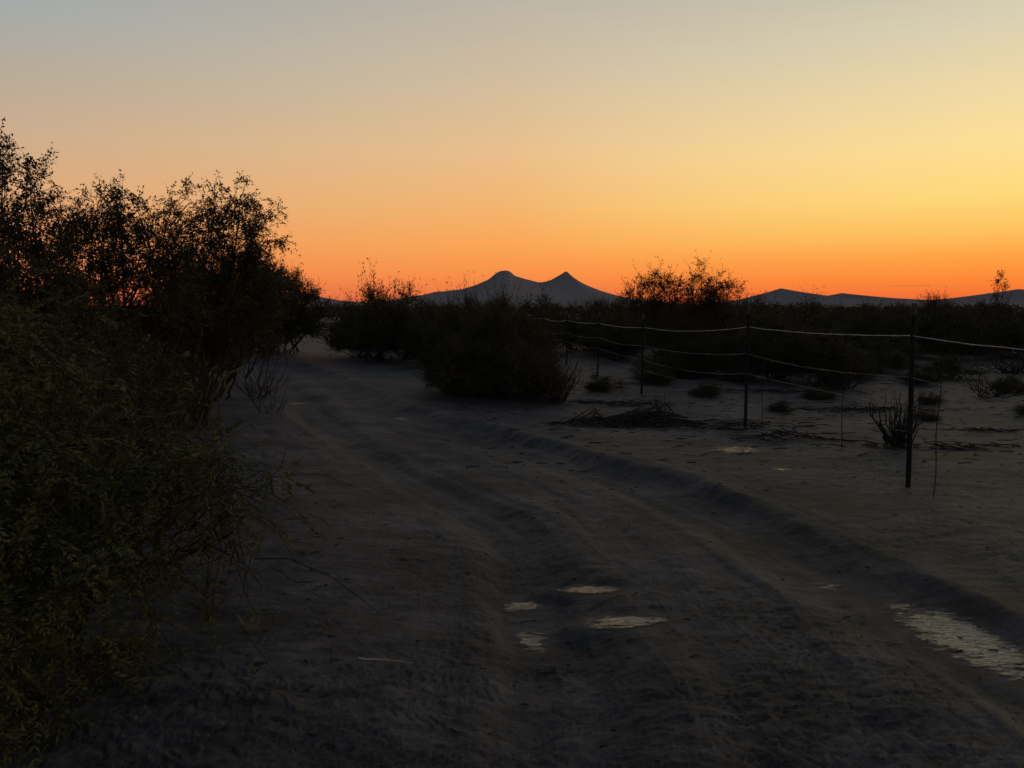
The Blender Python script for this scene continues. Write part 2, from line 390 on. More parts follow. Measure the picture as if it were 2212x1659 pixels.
# taller mesquite trees with open crowns of clumped leaves
TW=dict(ntwig=8,nleaf=11,twig=0.15,leaf=(0.033,0.015),spread=0.12,up=0.0,sprig=0.12,arch=0.3,thin=1.0,tstart=0.55)
b0=(-4.85,7.0)
place_plant('mesquite_tree',plant(21,rel(b0,[(-5.0,7.0,2.86,0.36),(-4.70,7.0,2.84,0.34),(-4.46,7.0,2.60,0.28),(-4.75,7.0,2.45,0.36),(-5.1,7.1,2.4,0.42),(-4.28,7.0,2.2,0.26),(-4.95,7,2.05,0.42),(-4.6,6.9,2.0,0.38),(-4.3,6.9,1.85,0.36),(-4.9,6.8,1.6,0.45),(-4.3,6.8,1.45,0.40),(-4.7,6.6,1.1,0.45),(-4.2,6.7,0.95,0.4),(-4.8,6.6,0.7,0.5)]),
   nsub=20,stem=0.026,**TW),
   G(*b0),'tall mesquite tree with ragged open crown','tree')
b0=(-4.3,8.0)
place_plant('mesquite_tree',plant(22,rel(b0,[(-4.70,8.0,2.42,0.34),(-4.42,8.0,2.48,0.35),(-4.15,8.0,2.50,0.33),(-3.95,8.0,2.42,0.30),(-3.76,8.0,2.2,0.30),(-3.58,8.0,2.0,0.30),(-4.3,8,2.18,0.38),(-4.75,8.1,2.0,0.42),(-4.25,7.9,1.9,0.42),(-3.9,8.0,1.85,0.38),(-3.58,8.0,1.7,0.36),(-4.5,7.8,1.6,0.45),(-4.0,7.9,1.5,0.42),(-3.5,7.9,1.35,0.36),(-4.2,7.6,1.1,0.45),(-3.7,7.7,0.8,0.42),(-5.0,7.8,2.25,0.38)]),
   nsub=24,stem=0.028,**TW),
   G(*b0),'dark mesquite tree with wide uneven crown','tree')
b0=(-3.95,9.0)
place_plant('mesquite_tree',plant(23,rel(b0,[(-3.84,9.0,2.72,0.28),(-3.55,9.0,2.68,0.32),(-3.24,9.0,2.78,0.30),(-3.00,9.0,2.56,0.28),(-3.98,9.0,2.42,0.30),(-3.45,9.0,2.42,0.33),(-2.95,9.0,2.28,0.27),(-3.75,9.0,2.25,0.33),(-3.15,9.0,2.06,0.32),(-3.6,9.0,1.95,0.36),(-4.1,9.0,1.95,0.40),(-2.90,9.0,1.85,0.29),(-3.5,8.9,1.6,0.40),(-3.95,8.9,1.55,0.42),(-3.02,9.0,1.45,0.32),(-3.8,8.8,1.15,0.45),(-3.3,8.8,1.0,0.38),(-4.2,8.8,0.65,0.45)]),
   nsub=22,stem=0.026,**TW),
   G(*b0),'airy mesquite tree with tall crown beside the track','tree')
b0=(-4.9,11.5)
place_plant('mesquite_tree',plant(24,rel(b0,[(-4.05,11.5,2.15,0.32),(-3.75,11.5,1.95,0.30),(-3.5,11.5,1.7,0.26),(-4.4,11.5,2.05,0.32),(-4.9,11.5,1.9,0.5),(-3.8,11.6,1.6,0.34),(-4.5,11.4,1.3,0.5),(-5.3,11.4,1.3,0.7),(-4.0,11.4,1.15,0.36),(-4.4,11.3,0.7,0.4),(-5.0,11.2,0.6,0.5)]),
   nsub=38,ntwig=8,nleaf=10,twig=0.20,leaf=(0.034,0.016),stem=0.03,spread=0.2,sprig=0.10,up=0.1,tstart=0.5),
   G(*b0),'dark rounded mesquite tree beside the track','tree')
b0=(-5.7,15.5)
place_plant('mesquite_tree',plant(25,rel(b0,[(-5.1,15.5,1.95,0.32),(-5.5,15.5,2.05,0.4),(-6.1,15.5,1.9,0.6),(-5.0,15.5,1.5,0.35),(-5.5,15.3,1.2,0.6),(-6.3,15.3,1.0,0.7),(-5.2,15.4,0.75,0.4)]),
   nsub=46,ntwig=8,nleaf=10,twig=0.26,leaf=(0.04,0.018),stem=0.03,spread=0.2,sprig=0.08,up=0.1),
   G(*b0),'dark mesquite tree where the track bends','tree')
b0=(-7.0,22.8)
place_plant('mesquite_tree',plant(26,rel(b0,[(-7.7,22.8,2.35,0.4),(-7.2,22.8,2.4,0.38),(-6.75,22.8,2.25,0.36),(-6.4,22.8,2.0,0.34),(-6.05,22.8,1.75,0.3),(-5.75,22.8,1.45,0.3),(-7.4,22.8,1.7,0.6),(-6.6,22.8,1.4,0.6),(-7.6,22.6,1.0,0.6),(-6.8,22.6,0.8,0.6),(-6.0,22.6,0.9,0.5)]),
   nsub=40,ntwig=8,nleaf=10,twig=0.3,leaf=(0.05,0.022),stem=0.03,spread=0.4,sprig=0.10,up=0.2,thin=1.3),
   G(*b0),'broad dark mesquite tree beyond the bend of the track','tree')
def bushgen(seed,w,h,n=9,**k):
    rs=np.random.RandomState(seed); L=[]
    for i in range(n):
        a=rs.rand()*6.28; q=math.sqrt(rs.rand())
        x=math.cos(a)*q*w*0.38; y=math.sin(a)*q*w*0.38
        zt=h*(0.84-0.38*q*q)*rs.uniform(0.55,1.12)
        L.append((x,y,zt,w*rs.uniform(0.08,0.15)))
        L.append((x*1.15,y*1.15,zt*0.5,w*rs.uniform(0.11,0.18)))
    for i in range(4):
        a=rs.rand()*6.28
        L.append((math.cos(a)*w*0.25,math.sin(a)*w*0.25,h*0.22,w*0.15))
    return plant(seed,L,**k)
b0=(3.95,17.0)
place_plant('creosote_bush',plant(31,rel(b0,[(2.85,17,1.85,0.26),(3.05,17,2.0,0.26),(3.3,17,2.12,0.24),(3.55,17,1.95,0.30),(3.85,17,1.9,0.32),(4.12,17,2.15,0.18),(4.24,17,2.42,0.13),(4.4,17,1.85,0.32),(4.75,17,2.0,0.28),(5.05,17,1.95,0.24),(2.7,17,1.6,0.30),(3.3,17,1.75,0.35),(4.1,17,1.75,0.38),(4.7,17,1.7,0.35),
    (3.2,17,1.4,0.45),(4.0,17,1.4,0.5),(4.8,17,1.4,0.45),(3.4,16.8,0.9,0.5),(4.3,16.8,0.9,0.5),(5.1,17,1.0,0.4),(2.8,16.9,1.0,0.4)]),
    nsub=19,ntwig=7,nleaf=10,twig=0.20,leaf=(0.036,0.018),stem=0.016,spread=0.35,sprig=0.12,up=0.4,thin=1.0),
    G(*b0),'broad airy creosote bush with upright sprigs behind the fence','bush')
b0=(16.8,26.0)
place_plant('desert_shrub',plant(32,rel(b0,[(17.0,26,2.5,0.16),(16.9,26,2.35,0.14),(17.1,26,2.2,0.12),(16.9,26,1.7,0.2),(16.6,26,1.4,0.4),(17.1,26,1.2,0.5),(16.7,26,0.7,0.6)]),
    nsub=12,ntwig=6,nleaf=8,twig=0.18,leaf=(0.045,0.022),stem=0.018,spread=0.2,sprig=0.1,up=0.5,thin=1.4),
    G(*b0),'wispy shrub with one tall flowering stalk','shrub')

BK=dict(ntwig=7,nleaf=10,leaf=(0.042,0.019),stem=0.02,thin=1.1)
VAR=[bushgen(101,2.0,1.6,8,nsub=14,twig=0.25,up=0.3,sprig=0.13,barelow=0.25,**BK),
     bushgen(102,2.4,1.65,9,nsub=14,twig=0.27,up=0.4,sprig=0.15,barelow=0.3,**BK),
     bushgen(103,1.8,1.7,8,nsub=11,twig=0.30,up=0.7,sprig=0.20,barelow=0.35,**BK),
     bushgen(104,2.8,1.6,10,nsub=15,twig=0.28,up=0.3,sprig=0.13,barelow=0.2,**BK)]
MESH=[];DIM=[]
for i,(BV,BF,LV,LF) in enumerate(VAR):
    MESH.append((mk_mesh('bush_stems',BV,BF,M_bark),mk_mesh('bush_crown',LV,LF,M_leaf)))
    DIM.append((np.percentile(LV[:,0],98)-np.percentile(LV[:,0],2),np.percentile(LV[:,2],99.5)))
LAB=['rounded dark desert bush standing on bare soil','wide ragged creosote bush on bare soil','upright wispy creosote bush on bare soil','broad low mesquite thicket on bare soil']
rnd=random.Random(7)
def shrub(x,y,h,w,v):
    e=bpy.data.objects.new('desert_bush',None); COL.objects.link(e); e.empty_display_size=0.2
    bw,bh=DIM[v]
    e.location=(x,y,gz(x,y)-0.02); e.rotation_euler=(0,0,rnd.random()*6.28); e.scale=(w/bw,w/bw,h/bh)
    tag(e,LAB[v],'bush','desert bushes scattered across the plain')
    a=obj('trunk',MESH[v][0],parent=e); b=obj('crown',MESH[v][1],parent=e)
fixed=[(-3.6,19.8,2.2,1.8,2),(-2.9,20.8,2.1,1.7,1),(-4.3,21.5,1.6,1.8,0),
 (-0.95,13.4,1.6,1.1,2),(0.15,11.8,0.95,1.2,1),(-0.5,12.1,1.05,1.4,3),(0.3,13.2,1.5,1.0,2),(-1.05,12.6,0.8,0.9,1),(-0.15,12.8,1.65,0.9,2),(-0.5,13.0,1.35,1.0,1),(0.45,12.4,0.7,0.9,2),
 (-2.0,18.5,1.6,1.3,1),(-1.2,19.5,1.95,1.1,2),(-0.3,20.5,1.95,1.4,2),(0.6,23,1.85,1.5,0),(2.0,25,1.6,2.0,1),(3.2,26,1.7,1.8,3),(-2.4,24,1.6,2.2,3),(0.3,17,1.35,1.3,0),(-0.7,16.5,1.45,1.3,2),
 (-9.2,25,2.2,3,0),(-5.0,27,1.35,2.0,0),(-4.2,29,1.5,2.4,3),(-11.5,27,2.3,3.4,3),
 (6.2,22,2.05,1.6,2),(7.4,22.5,1.75,2.0,1),(5.9,14.0,1.15,1.5,2),(5.4,15.2,1.35,1.7,0),(7.1,20,1.4,2.0,3),(9.2,23.5,1.7,1.5,2),(9.6,27,1.6,2.6,1),
 (12.6,21,1.5,2.2,3),(14.9,21.5,1.6,2.2,0),(11.9,31,1.6,2.6,0),(15,29,1.6,2.6,1),(5.6,19,1.5,1.8,0),(2.9,20,1.35,1.4,1),(10.3,26,1.6,1.8,2),(13.2,17.5,1.2,1.9,1),
 (6.6,17.0,0.95,1.4,1),(8.2,16.6,0.75,1.3,0),(9.6,18.5,0.8,1.4,2),(4.6,14.6,0.5,0.8,1),(7.9,14.2,0.4,0.8,0),
 (3.3,15.6,0.7,1.3,0),(4.2,16.0,0.9,1.5,3),(6.9,15.2,0.6,1.2,1),(9.3,15.4,0.5,1.1,2),(7.3,18.2,1.0,1.6,0),(2.7,14.1,0.4,0.8,1),(5.0,12.0,0.22,0.45,0),(6.5,11.4,0.2,0.4,1),(8.8,12.9,0.3,0.6,3),
 (3.9,10.6,0.18,0.4,2),(5.6,9.9,0.16,0.35,0),(7.2,10.2,0.2,0.4,2),(3.2,12.2,0.25,0.5,3),(1.6,12.9,0.3,0.6,0)]
for f in fixed: shrub(*f)
pts=[(f[0],f[1]) for f in fixed]+[(3.95,17),(-5.6,15.5),(-7,23),(-6,23),(16.8,26)]
cnt=0;tries=0
while cnt<58 and tries<6000:       # low brush belt behind the fence
    tries+=1
    D=rnd.uniform(22,44); x=D*rnd.uniform(0.1,0.85)
    if min((x-p[0])**2+(D-p[1])**2 for p in pts)<2.6: continue
    pts.append((x,D)); shrub(x,D,rnd.choice([0.7,1.0,1.2,1.4,1.6,2.0]),rnd.uniform(1.4,2.5),rnd.randrange(4)); cnt+=1
cnt=0
while cnt<85 and tries<12000:
    tries+=1
    D=26+45*rnd.random()**1.3; x=D*rnd.uniform(-0.85,0.85)
    if min((x-p[0])**2+(D-p[1])**2 for p in pts)<3.6: continue
    d,_=sdist(np.array([x]),np.array([D]),SR)
    if abs(d[0])<2.6 and D<30: continue
    pts.append((x,D)); shrub(x,D,rnd.choice([1.0,1.3,1.5,1.6,2.0]),rnd.uniform(1.6,2.8),rnd.randrange(4)); cnt+=1
# far scrub as one mass
rs=np.random.RandomState(3)
Ps=[];Ls=[]
for i in range(900):
    D=70+330*rs.rand()**1.2; x=D*rs.uniform(-1.1,1.1); h=rs.uniform(0.9,2.0); w=rs.uniform(1.5,3.5)
    n=170; u=norm(rs.randn(n,3))*(rs.rand(n,1)**0.4); u[:,2]=np.abs(u[:,2])
    Ps.append(np.array([x,D,0.0])+u*np.array([w*0.6,w*0.6,h]))
P=np.concatenate(Ps); D_=norm(rs.randn(len(P),3))
V,F=leafquads(P,D_,rs.uniform(0.2,0.5,len(P)),rs.uniform(0.12,0.25,len(P)),rs)
o=obj('distant_scrub',mk_mesh('distant_scrub',V,F,M_leaffar)); tag(o,'dark band of far-off desert scrub','scrub',kind='stuff')

# bare clumps of curved stems
def clump(x,y,h,w,n,seed,label,tk=1.0,lean=0.0,side=1,wob=0.006):
    rs=np.random.RandomState(seed)
    base=np.zeros((n,3)); base[:,:2]=rs.randn(n,2)*w*0.08; base[:,2]=-0.03
    a=rs.rand(n)*6.28; q=rs.uniform(0.2,1,n)*w*0.5
    en=np.stack([np.cos(a)*q+lean,np.sin(a)*q,h*rs.uniform(0.35,1.05,n)],1)
    md=base+(en-base)*0.5; md[:,:2]+=(en-base)[:,:2]*rs.uniform(0.1,0.7,(n,1)); md[:,2]-=0.05*h
    P=bez(base,md,en,8); P[:,1:]+=rs.randn(n,7,3)*wob
    R=np.array([0.8,1,1,0.95,0.85,0.7,0.5,0.15])[None]*rs.uniform(0.005,0.011,(n,1))*tk
    parts=[tubes(P,R,5)]
    q=np.repeat(np.arange(n),2*side)
    if len(q):
        k=rs.randint(3,7,len(q)); s=P[q,k]; d=norm(P[q,k]-P[q,k-1]+rs.randn(len(q),3)*0.5*h*0.3)
        e2=s+norm(d+rs.randn(len(q),3)*0.4)*h*0.25*rs.uniform(0.4,1,(len(q),1))
        parts.append(tubes(bez(s,(s+e2)/2,e2,4),np.tile(np.linspace(0.004,0.0015,4),(len(q),1))*tk,3))
    V,F=merge(parts)
    o=obj('bare_shrub',mk_mesh('bare_shrub',V,F,M_dead,True),(x,y,gz(x,y))); tag(o,label,'shrub')
clump(4.22,8.0,0.58,0.66,36,1,'dark spiky clump of curved stems beside the fence',1.2,-0.03,1,0.012)
clump(7.9,12.0,0.5,1.1,24,2,'leafless shrub with sprawling stems on bare soil',1.0,0,1,0.02)
clump(5.9,13.3,0.75,1.3,36,3,'bare spreading stems at the foot of a bush',1.2)
clump(0.65,11.4,0.85,0.9,46,4,'tangle of bare upright stems beside a dark bush')
clump(-3.45,10.4,0.6,0.8,12,5,'thin leafless shrub at the edge of the track',0.5,-0.1)
clump(-4.2,12.2,0.9,1.2,26,6,'arching bare twigs at the edge of the track',0.7)
clump(2.0,9.7,0.45,0.4,10,7,'few dead upright twigs beside fallen brush',0.8)
clump(3.6,13.0,0.25,0.3,9,8,'tiny dead twigs on bare soil')
clump(11.2,16.5,0.8,1.5,44,9,'bare spreading stems at the foot of a bush',1.0,0,1,0.02)

# fallen brush and sticks
def brush(x,y,w,dd,h,n,seed,label,big=1.0):
    rs=np.random.RandomState(seed)
    c=np.stack([rs.randn(n)*w*0.30,rs.randn(n)*dd*0.30,np.zeros(n)],1)
    a=rs.randn(n)*0.8+ (rs.rand(n)<0.5)*math.pi
    L=rs.uniform(0.08,0.36,n)*big
    d=np.stack([np.cos(a),np.sin(a)*0.8,rs.randn(n)*0.18],1)
    s=c.copy(); e2=c+d*L[:,None]
    def fall(p): return np.exp(-(p[:,0]/(w*0.5))**2-(p[:,1]/(dd*0.6))**2)*(0.4+1.4*np.abs(fbm(p[:,0]*4+seed,p[:,1]*4,2)))
    s[:,2]=terrain(x+s[:,0],y+s[:,1])+rs.rand(n)*h*fall(s)+0.004
    e2[:,2]=terrain(x+e2[:,0],y+e2[:,1])+rs.rand(n)*h*fall(e2)+0.006
    P=bez(s,(s+e2)/2+rs.randn(n,3)*0.035,e2,5)
    V,F=tubes(P,np.linspace(1,0.4,5)[None]*rs.uniform(0.002,0.009,(n,1))*big,4)
    o=obj('fallen_brush',mk_mesh('fallen_brush',V,F,M_dead),(x,y,0)); tag(o,label,'dead branches','fallen brush near the fence')
brush(1.75,9.6,0.95,0.45,0.30,230,1,'raised tangled pile of dead branches on the soil',1.3)
brush(1.05,9.45,0.8,0.35,0.20,110,2,'low heap of dead twigs on the soil',1.2)
brush(3.15,8.35,0.9,0.3,0.12,70,3,'scattered dead twigs lying beside the fence line')
brush(4.6,7.9,1.8,0.3,0.05,80,4,'scattered dead twigs lying beside the fence line')
brush(2.6,9.2,1.6,0.7,0.08,120,5,'scattered dead twigs lying beside the fence line')
brush(5.8,8.9,0.5,0.2,0.08,36,6,'small dead twigs on bare soil')
brush(5.2,10.8,1.8,0.4,0.05,120,7,'thin scatter of dead twigs on bare soil')
brush(4.6,12.8,2.0,0.4,0.06,120,8,'thin scatter of dead twigs on bare soil')
brush(8.2,10.6,1.7,0.4,0.05,110,9,'thin scatter of dead twigs on bare soil')
brush(1.6,11.3,1.6,0.4,0.07,110,10,'thin scatter of dead twigs on bare soil')
def stick(x,y,L,ang,rr,bend,seed,label,mat=None):
    n=9; t=np.linspace(-0.5,0.5,n)
    px=x+np.cos(ang)*t*L-np.sin(ang)*bend*(t*t*4-1)*L; py=y+np.sin(ang)*t*L+np.cos(ang)*bend*(t*t*4-1)*L
    z=terrain(px,py); z=np.maximum(z+rr,z.max()+rr*0.5-0.004)
    P=np.stack([px-x,py-y,z],1)[None]
    V,F=tubes(P,(np.linspace(1,0.5,n)*rr)[None],6)
    o=obj('fallen_stick',mk_mesh('fallen_stick',V,F,mat or M_dead,True),(x,y,0)); tag(o,label,'stick','sticks lying on the track')
M_pale=simple('pale_dry_stick',(0.28,0.26,0.23),(0.4,0.37,0.33),20,0.7,0.3)
stick(-0.54,3.02,0.24,-0.15,0.0042,-0.06,1,'thin pale curved stick lying on the track',M_pale)
stick(0.15,3.10,0.08,0.2,0.006,0.02,2,'short thick stick lying on the track')
stick(-0.09,2.36,0.08,0.9,0.003,0.05,3,'small bent twig lying on the track')
stick(-1.12,3.9,0.10,0.1,0.003,0.05,5,'small bent twig lying on the track')
stick(-0.7,2.5,0.07,0.1,0.004,0.05,8,'small dark twig lying on the track')

# litter & clods
rs=np.random.RandomState(9); n=2300
D=6+18*rs.rand(n)**0.9; x=D*rs.uniform(-0.1,0.8,n)
nn=140; D[:nn]=rs.uniform(2.3,6,nn); x[:nn]=D[:nn]*rs.uniform(-0.45,0.7,nn)
a=rs.randn(n)*0.5; L=rs.uniform(0.015,0.10,n)*np.where(D>7,1.6,0.5)
s=np.stack([x,D,terrain(x,D)+0.002],1); ex=x+np.cos(a)*L; ey=D+np.sin(a)*L
e2=np.stack([ex,ey,terrain(ex,ey)+0.006],1); md=(s+e2)/2; md[:,2]+=0.006
V,F=tubes(bez(s,md,e2,4),np.tile(rs.uniform(0.0012,0.0045,(n,1))*np.where(D>7,1.3,0.9)[:,None],(1,4)),3)
o=obj('twig_litter',mk_mesh('twig_litter',V,F,M_dead)); tag(o,'tiny twigs and litter scattered over the soil','litter',kind='stuff')
import bmesh
bm=bmesh.new(); bmesh.ops.create_icosphere(bm,subdivisions=1,radius=1)
iv=np.array([v.co[:] for v in bm.verts]); iF=np.array([[v.index for v in f.verts] for f in bm.faces]); bm.free()
n=2800; D=2.2+16*rs.rand(n)**1.4; x=D*rs.uniform(-0.6,0.8,n)
sz=rs.uniform(0.002,0.006,n)*np.where(rs.rand(n)<0.06,2.2,1)
c=np.stack([x,D,terrain(x,D)],1)
V=(iv[None]*(0.75+0.5*rs.rand(n,len(iv),1)))*sz[:,None,None]*np.array([1.2,1.0,0.6])+c[:,None]
F=(iF[None]+(np.arange(n)*len(iv))[:,None,None]).reshape(-1,3)
o=obj('soil_clods',mk_mesh('soil_clods',V.reshape(-1,3),F,M_ground)); tag(o,'small crumbs of soil and gravel on the ground','gravel',kind='stuff')

# dry grass tufts
def tuft(x,y,h,w,n,seed):
    rs=np.random.RandomState(seed)
    b=np.zeros((n,3)); b[:,:2]=rs.randn(n,2)*w*0.2
    e2=b+np.stack([rs.randn(n)*w*0.4,rs.randn(n)*w*0.4,h*rs.uniform(0.4,1,n)],1)
    md=(b+e2)/2; md[:,2]+=h*0.15
    V,F=tubes(bez(b,md,e2,4),np.tile(np.array([0.0012,0.001,0.0008,0.0003]),(n,1)),3)
    o=obj('grass_tuft',mk_mesh('grass_tuft',V,F,M_grass),(x,y,gz(x,y))); tag(o,'small dry straw-coloured grass tuft on the soil','grass','dry grass tufts')
for i,(x,y,h,w) in enumerate([(-1.27,4.35,0.06,0.07),(-1.22,3.3,0.08,0.08),(5.2,6.4,0.06,0.14),(4.9,5.9,0.05,0.14),(4.0,5.3,0.05,0.12),(1.2,10.6,0.08,0.2),(2.0,10.8,0.08,0.2),(2.9,8.0,0.06,0.14)]):
    tuft(x,y,h,w,50,i)

# ------------------------------------------------------------ fence
fence=bpy.data.objects.new('wire_fence',None); COL.objects.link(fence); fence.location=(3.3,6.05,0)
tag(fence,'sagging barbed wire fence on rusty steel posts','fence')
PO=[(3.95,0.2),(3.62,3.0),(3.30,6.05),(2.92,9.15),(2.18,12.35),(1.80,15.5),(1.38,18.6),(0.95,21.7),(0.45,24.8)]
HT=[1.5,1.5,1.53,1.50,1.36,1.36,1.36,1.36,1.36]
LEAN=[(0,0),(0,0),(-0.035,0.0),(0.0,0.01),(0.004,0),(0.02,0),(0,0),(-0.02,0),(0.01,0)]
def tpost(h):
    prof=[(-0.020,0.004),(-0.020,-0.002),(-0.004,-0.002),(-0.004,-0.030),(0.004,-0.030),(0.004,-0.002),(0.020,-0.002),(0.020,0.004)]
    V=[];F=[]
    def prism(z0,z1):
        o=len(V); n=len(prof)
        for z in (z0,z1):
            for x,y in prof: V.append((x,y,z))
        for i in range(n): F.append((o+i,o+(i+1)%n,o+n+(i+1)%n,o+n+i))
        for k in (0,n):
            F.append((o+k+0,o+k+1,o+k+2,o+k+7)); F.append((o+k+7,o+k+2,o+k+5,o+k+6)); F.append((o+k+2,o+k+3,o+k+4,o+k+5))
    prism(-0.25,h-0.10)
    z=0.1
    while z<h-0.12:   # studs on the face
        o=len(V)
        for dz in (0,0.012):
            for x,y in ((-0.006,0.004),(0.006,0.004),(0.005,0.011),(-0.005,0.011)): V.append((x,y,z+dz))
        for q in ((0,1,5,4),(1,2,6,5),(2,3,7,6),(3,0,4,7),(0,1,2,3),(4,5,6,7)): F.append(tuple(o+i for i in q))
        z+=0.054
    V2=[];F2=[]; n=len(prof)
    for zz in (h-0.10,h):
        for x,y in prof: V2.append((x*1.02,y*1.02,zz))
    for i in range(n): F2.append((i,(i+1)%n,n+(i+1)%n,n+i))
    k=n; F2+= [(k,k+1,k+2,k+7),(k+7,k+2,k+5,k+6),(k+2,k+3,k+4,k+5)]
    return V,F,V2,F2
WH=[1.24,0.91,0.66,0.46]
att=[[] for _ in WH]
for i,(x,y) in enumerate(PO):
    z=gz(x,y); V,F,V2,F2=tpost(HT[i])
    lx,ly=LEAN[i]
    sc=HT[i]/1.5
    for k,wh in enumerate(WH):
        hh=wh*sc+[0,0.0,0.0,0.0][k]; att[k].append((x+lx*hh/1.0+0.0,y+0.012,z+hh))
    if i<1: continue
    p=obj('fence_post',mk_mesh('fence_post',V,F,M_post),(x-3.3,y-6.05,z),fence)
    p.rotation_euler=(-ly,lx,0.25+0.1*(i%3))
    t=obj('post_tip',mk_mesh('post_tip',V2,F2,M_tip),(0,0,0),p)
sag=[0.05,0.08,0.05,0.05]
SG=np.array([[1,1,1,1,1,1,1,1],[0.6,0.7,1.2,1.2,1,1,1,1],[0.5,0.5,0.2,1.4,1,1,1,1],[1,0.6,1.3,0.7,1,1,1,1]])
RAD=[0.0032,0.0022,0.0021,0.0015]
rs=np.random.RandomState(4)
for k in range(4):
    A=np.array(att[k]); pts_=[]
    for i in range(len(A)-1):
        n=22; s_=sag[k]*rs.uniform(0.5,1.2)*SG[k,i]
        for j in range(n):
            t=j/n; p=A[i]*(1-t)+A[i+1]*t; p[2]-=s_*4*t*(1-t); p[2]+=rs.randn()*0.002; p[0]+=rs.randn()*0.002
            pts_.append(p)
    pts_.append(A[-1]); Pw=np.array(pts_)-np.array([3.3,6.05,0])
    parts=[tubes(Pw[None],np.full((1,len(Pw)),RAD[k]),4)]
    q=np.arange(0,len(Pw)-1); 
    for off in (0.0,0.5):
        c=Pw[q]*(1-off)+Pw[q+1]*off; d=norm(rs.randn(len(c),3))*0.014
        B=np.stack([c-d,c,c+d],1); parts.append(tubes(B,np.tile(np.array([0.0008,0.0018,0.0008]),(len(c),1)),3))
    V,F=merge(parts)
    obj('wire_strand',mk_mesh('wire_strand',V,F,M_wire if k==0 else M_wiredull),(0,0,0),fence)
def stay(i,t,lo,seed):
    rs=np.random.RandomState(seed)
    A=[np.array(att[k][i])*(1-t)+np.array(att[k][i+1])*t for k in range(4)]
    n=40; z=np.linspace(lo,A[0][2]-0.03,n); x=A[0][0]+rs.randn()*0.01+np.sin(z*9)*0.008; y=np.full(n,A[0][1])
    P=np.stack([x,y,z],1)-np.array([3.3,6.05,0])
    ph=np.linspace(0,50,n); P2=P.copy(); P[:,0]+=0.004*np.cos(ph);P2[:,0]-=0.004*np.cos(ph);P[:,1]+=0.004*np.sin(ph);P2[:,1]-=0.004*np.sin(ph)
    V,F=tubes(np.stack([P,P2]),np.full((2,n),0.0022),4)
    obj('wire_stay',mk_mesh('wire_stay',V,F,M_post),(0,0,0),fence)
stay(2,0.85,0.02,2); stay(1,0.88,-0.02,3); stay(2,0.30,0.12,4)

# ------------------------------------------------------------ mountains
def mountain(prof,dist,depth,label,seed,rough=5):
    px=np.array([p[0] for p in prof]);ph=np.array([p[1] for p in prof])
    n=260; xs=np.linspace(px[0],px[-1],n); m=41; vs=np.linspace(-1,1,m)
    hs=np.interp(xs,px,ph)
    kk=np.array([1,2,3,2,1])/9.0
    hs=np.convolve(np.pad(hs,2,mode='edge'),kk,'valid')
    sc=(px[-1]-px[0]); fad=np.minimum(1,hs/60)
    hs=hs+fbm(xs/sc*60+seed*5,xs*0,4)*rough*fad
    Xg,Vg=np.meshgrid(xs,vs)
    A=np.abs(Vg)
    sm=np.convolve(np.pad(hs,20,mode='edge'),np.ones(41)/41,'valid')
    H=(hs[None]*(1-A)+sm[None]*A)*(1-A)**1.1
    H[0]=-30;H[-1]=-30
    V=np.stack([Xg,dist+Vg*depth,H],-1).reshape(-1,3)
    idx=np.arange(m*n).reshape(m,n)
    F=np.stack([idx[:-1,:-1],idx[:-1,1:],idx[1:,1:],idx[1:,:-1]],-1).reshape(-1,4)
    o=obj('mountain',mk_mesh('mountain',V,F,M_mtn,True)); tag(o,label,'mountain','mountains on the horizon',kind='structure')
def prof(pts,dist,k=1.0): return [((a-1106)*dist/1597.0*1.0,(663-b)*k*dist/1597.0+1.5) for a,b in pts]
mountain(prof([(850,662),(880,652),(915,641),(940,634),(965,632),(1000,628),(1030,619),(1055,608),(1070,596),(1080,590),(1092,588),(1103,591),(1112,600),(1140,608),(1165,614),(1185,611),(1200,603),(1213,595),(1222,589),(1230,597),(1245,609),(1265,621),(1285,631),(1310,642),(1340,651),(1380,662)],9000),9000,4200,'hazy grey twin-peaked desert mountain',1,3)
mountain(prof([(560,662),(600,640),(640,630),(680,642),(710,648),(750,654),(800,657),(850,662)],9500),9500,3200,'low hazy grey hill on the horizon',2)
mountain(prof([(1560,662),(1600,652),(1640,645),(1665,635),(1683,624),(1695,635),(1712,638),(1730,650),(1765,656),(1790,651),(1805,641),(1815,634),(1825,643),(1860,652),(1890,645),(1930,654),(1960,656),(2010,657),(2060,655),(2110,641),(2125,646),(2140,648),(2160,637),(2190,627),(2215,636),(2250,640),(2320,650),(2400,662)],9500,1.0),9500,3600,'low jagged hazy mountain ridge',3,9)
# thin cloud streak
n=40; t=np.linspace(0,1,n); w=np.sin(t*math.pi)**0.9
cx=4450+t*760; top=228+ t*18+ w*7; bot=228+t*18-w*3
V=[];F=[]
for i in range(n):
    for yy,zz in ((9000,top[i]),(9060,(top[i]+bot[i])/2),(9000,bot[i]),(8940,(top[i]+bot[i])/2)): V.append((cx[i],yy,zz))
for i in range(n-1):
    for j in range(4): F.append((4*i+j,4*i+(j+1)%4,4*i+4+(j+1)%4,4*i+4+j))
M_cloud,nt,b=nmat('thin_cloud'); r_,n_,tc_=noise_mix(nt,0.004,(0.35,0.2,0.18),(0.45,0.27,0.22)); nt.links.new(r_.outputs['Color'],b.inputs['Base Color'])
b.inputs['Roughness'].default_value=1; b.inputs['Alpha'].default_value=0.14
o=obj('cloud',mk_mesh('cloud',V,F,M_cloud,True)); tag(o,'thin dusky cloud streak above the mountains','cloud',kind='structure')

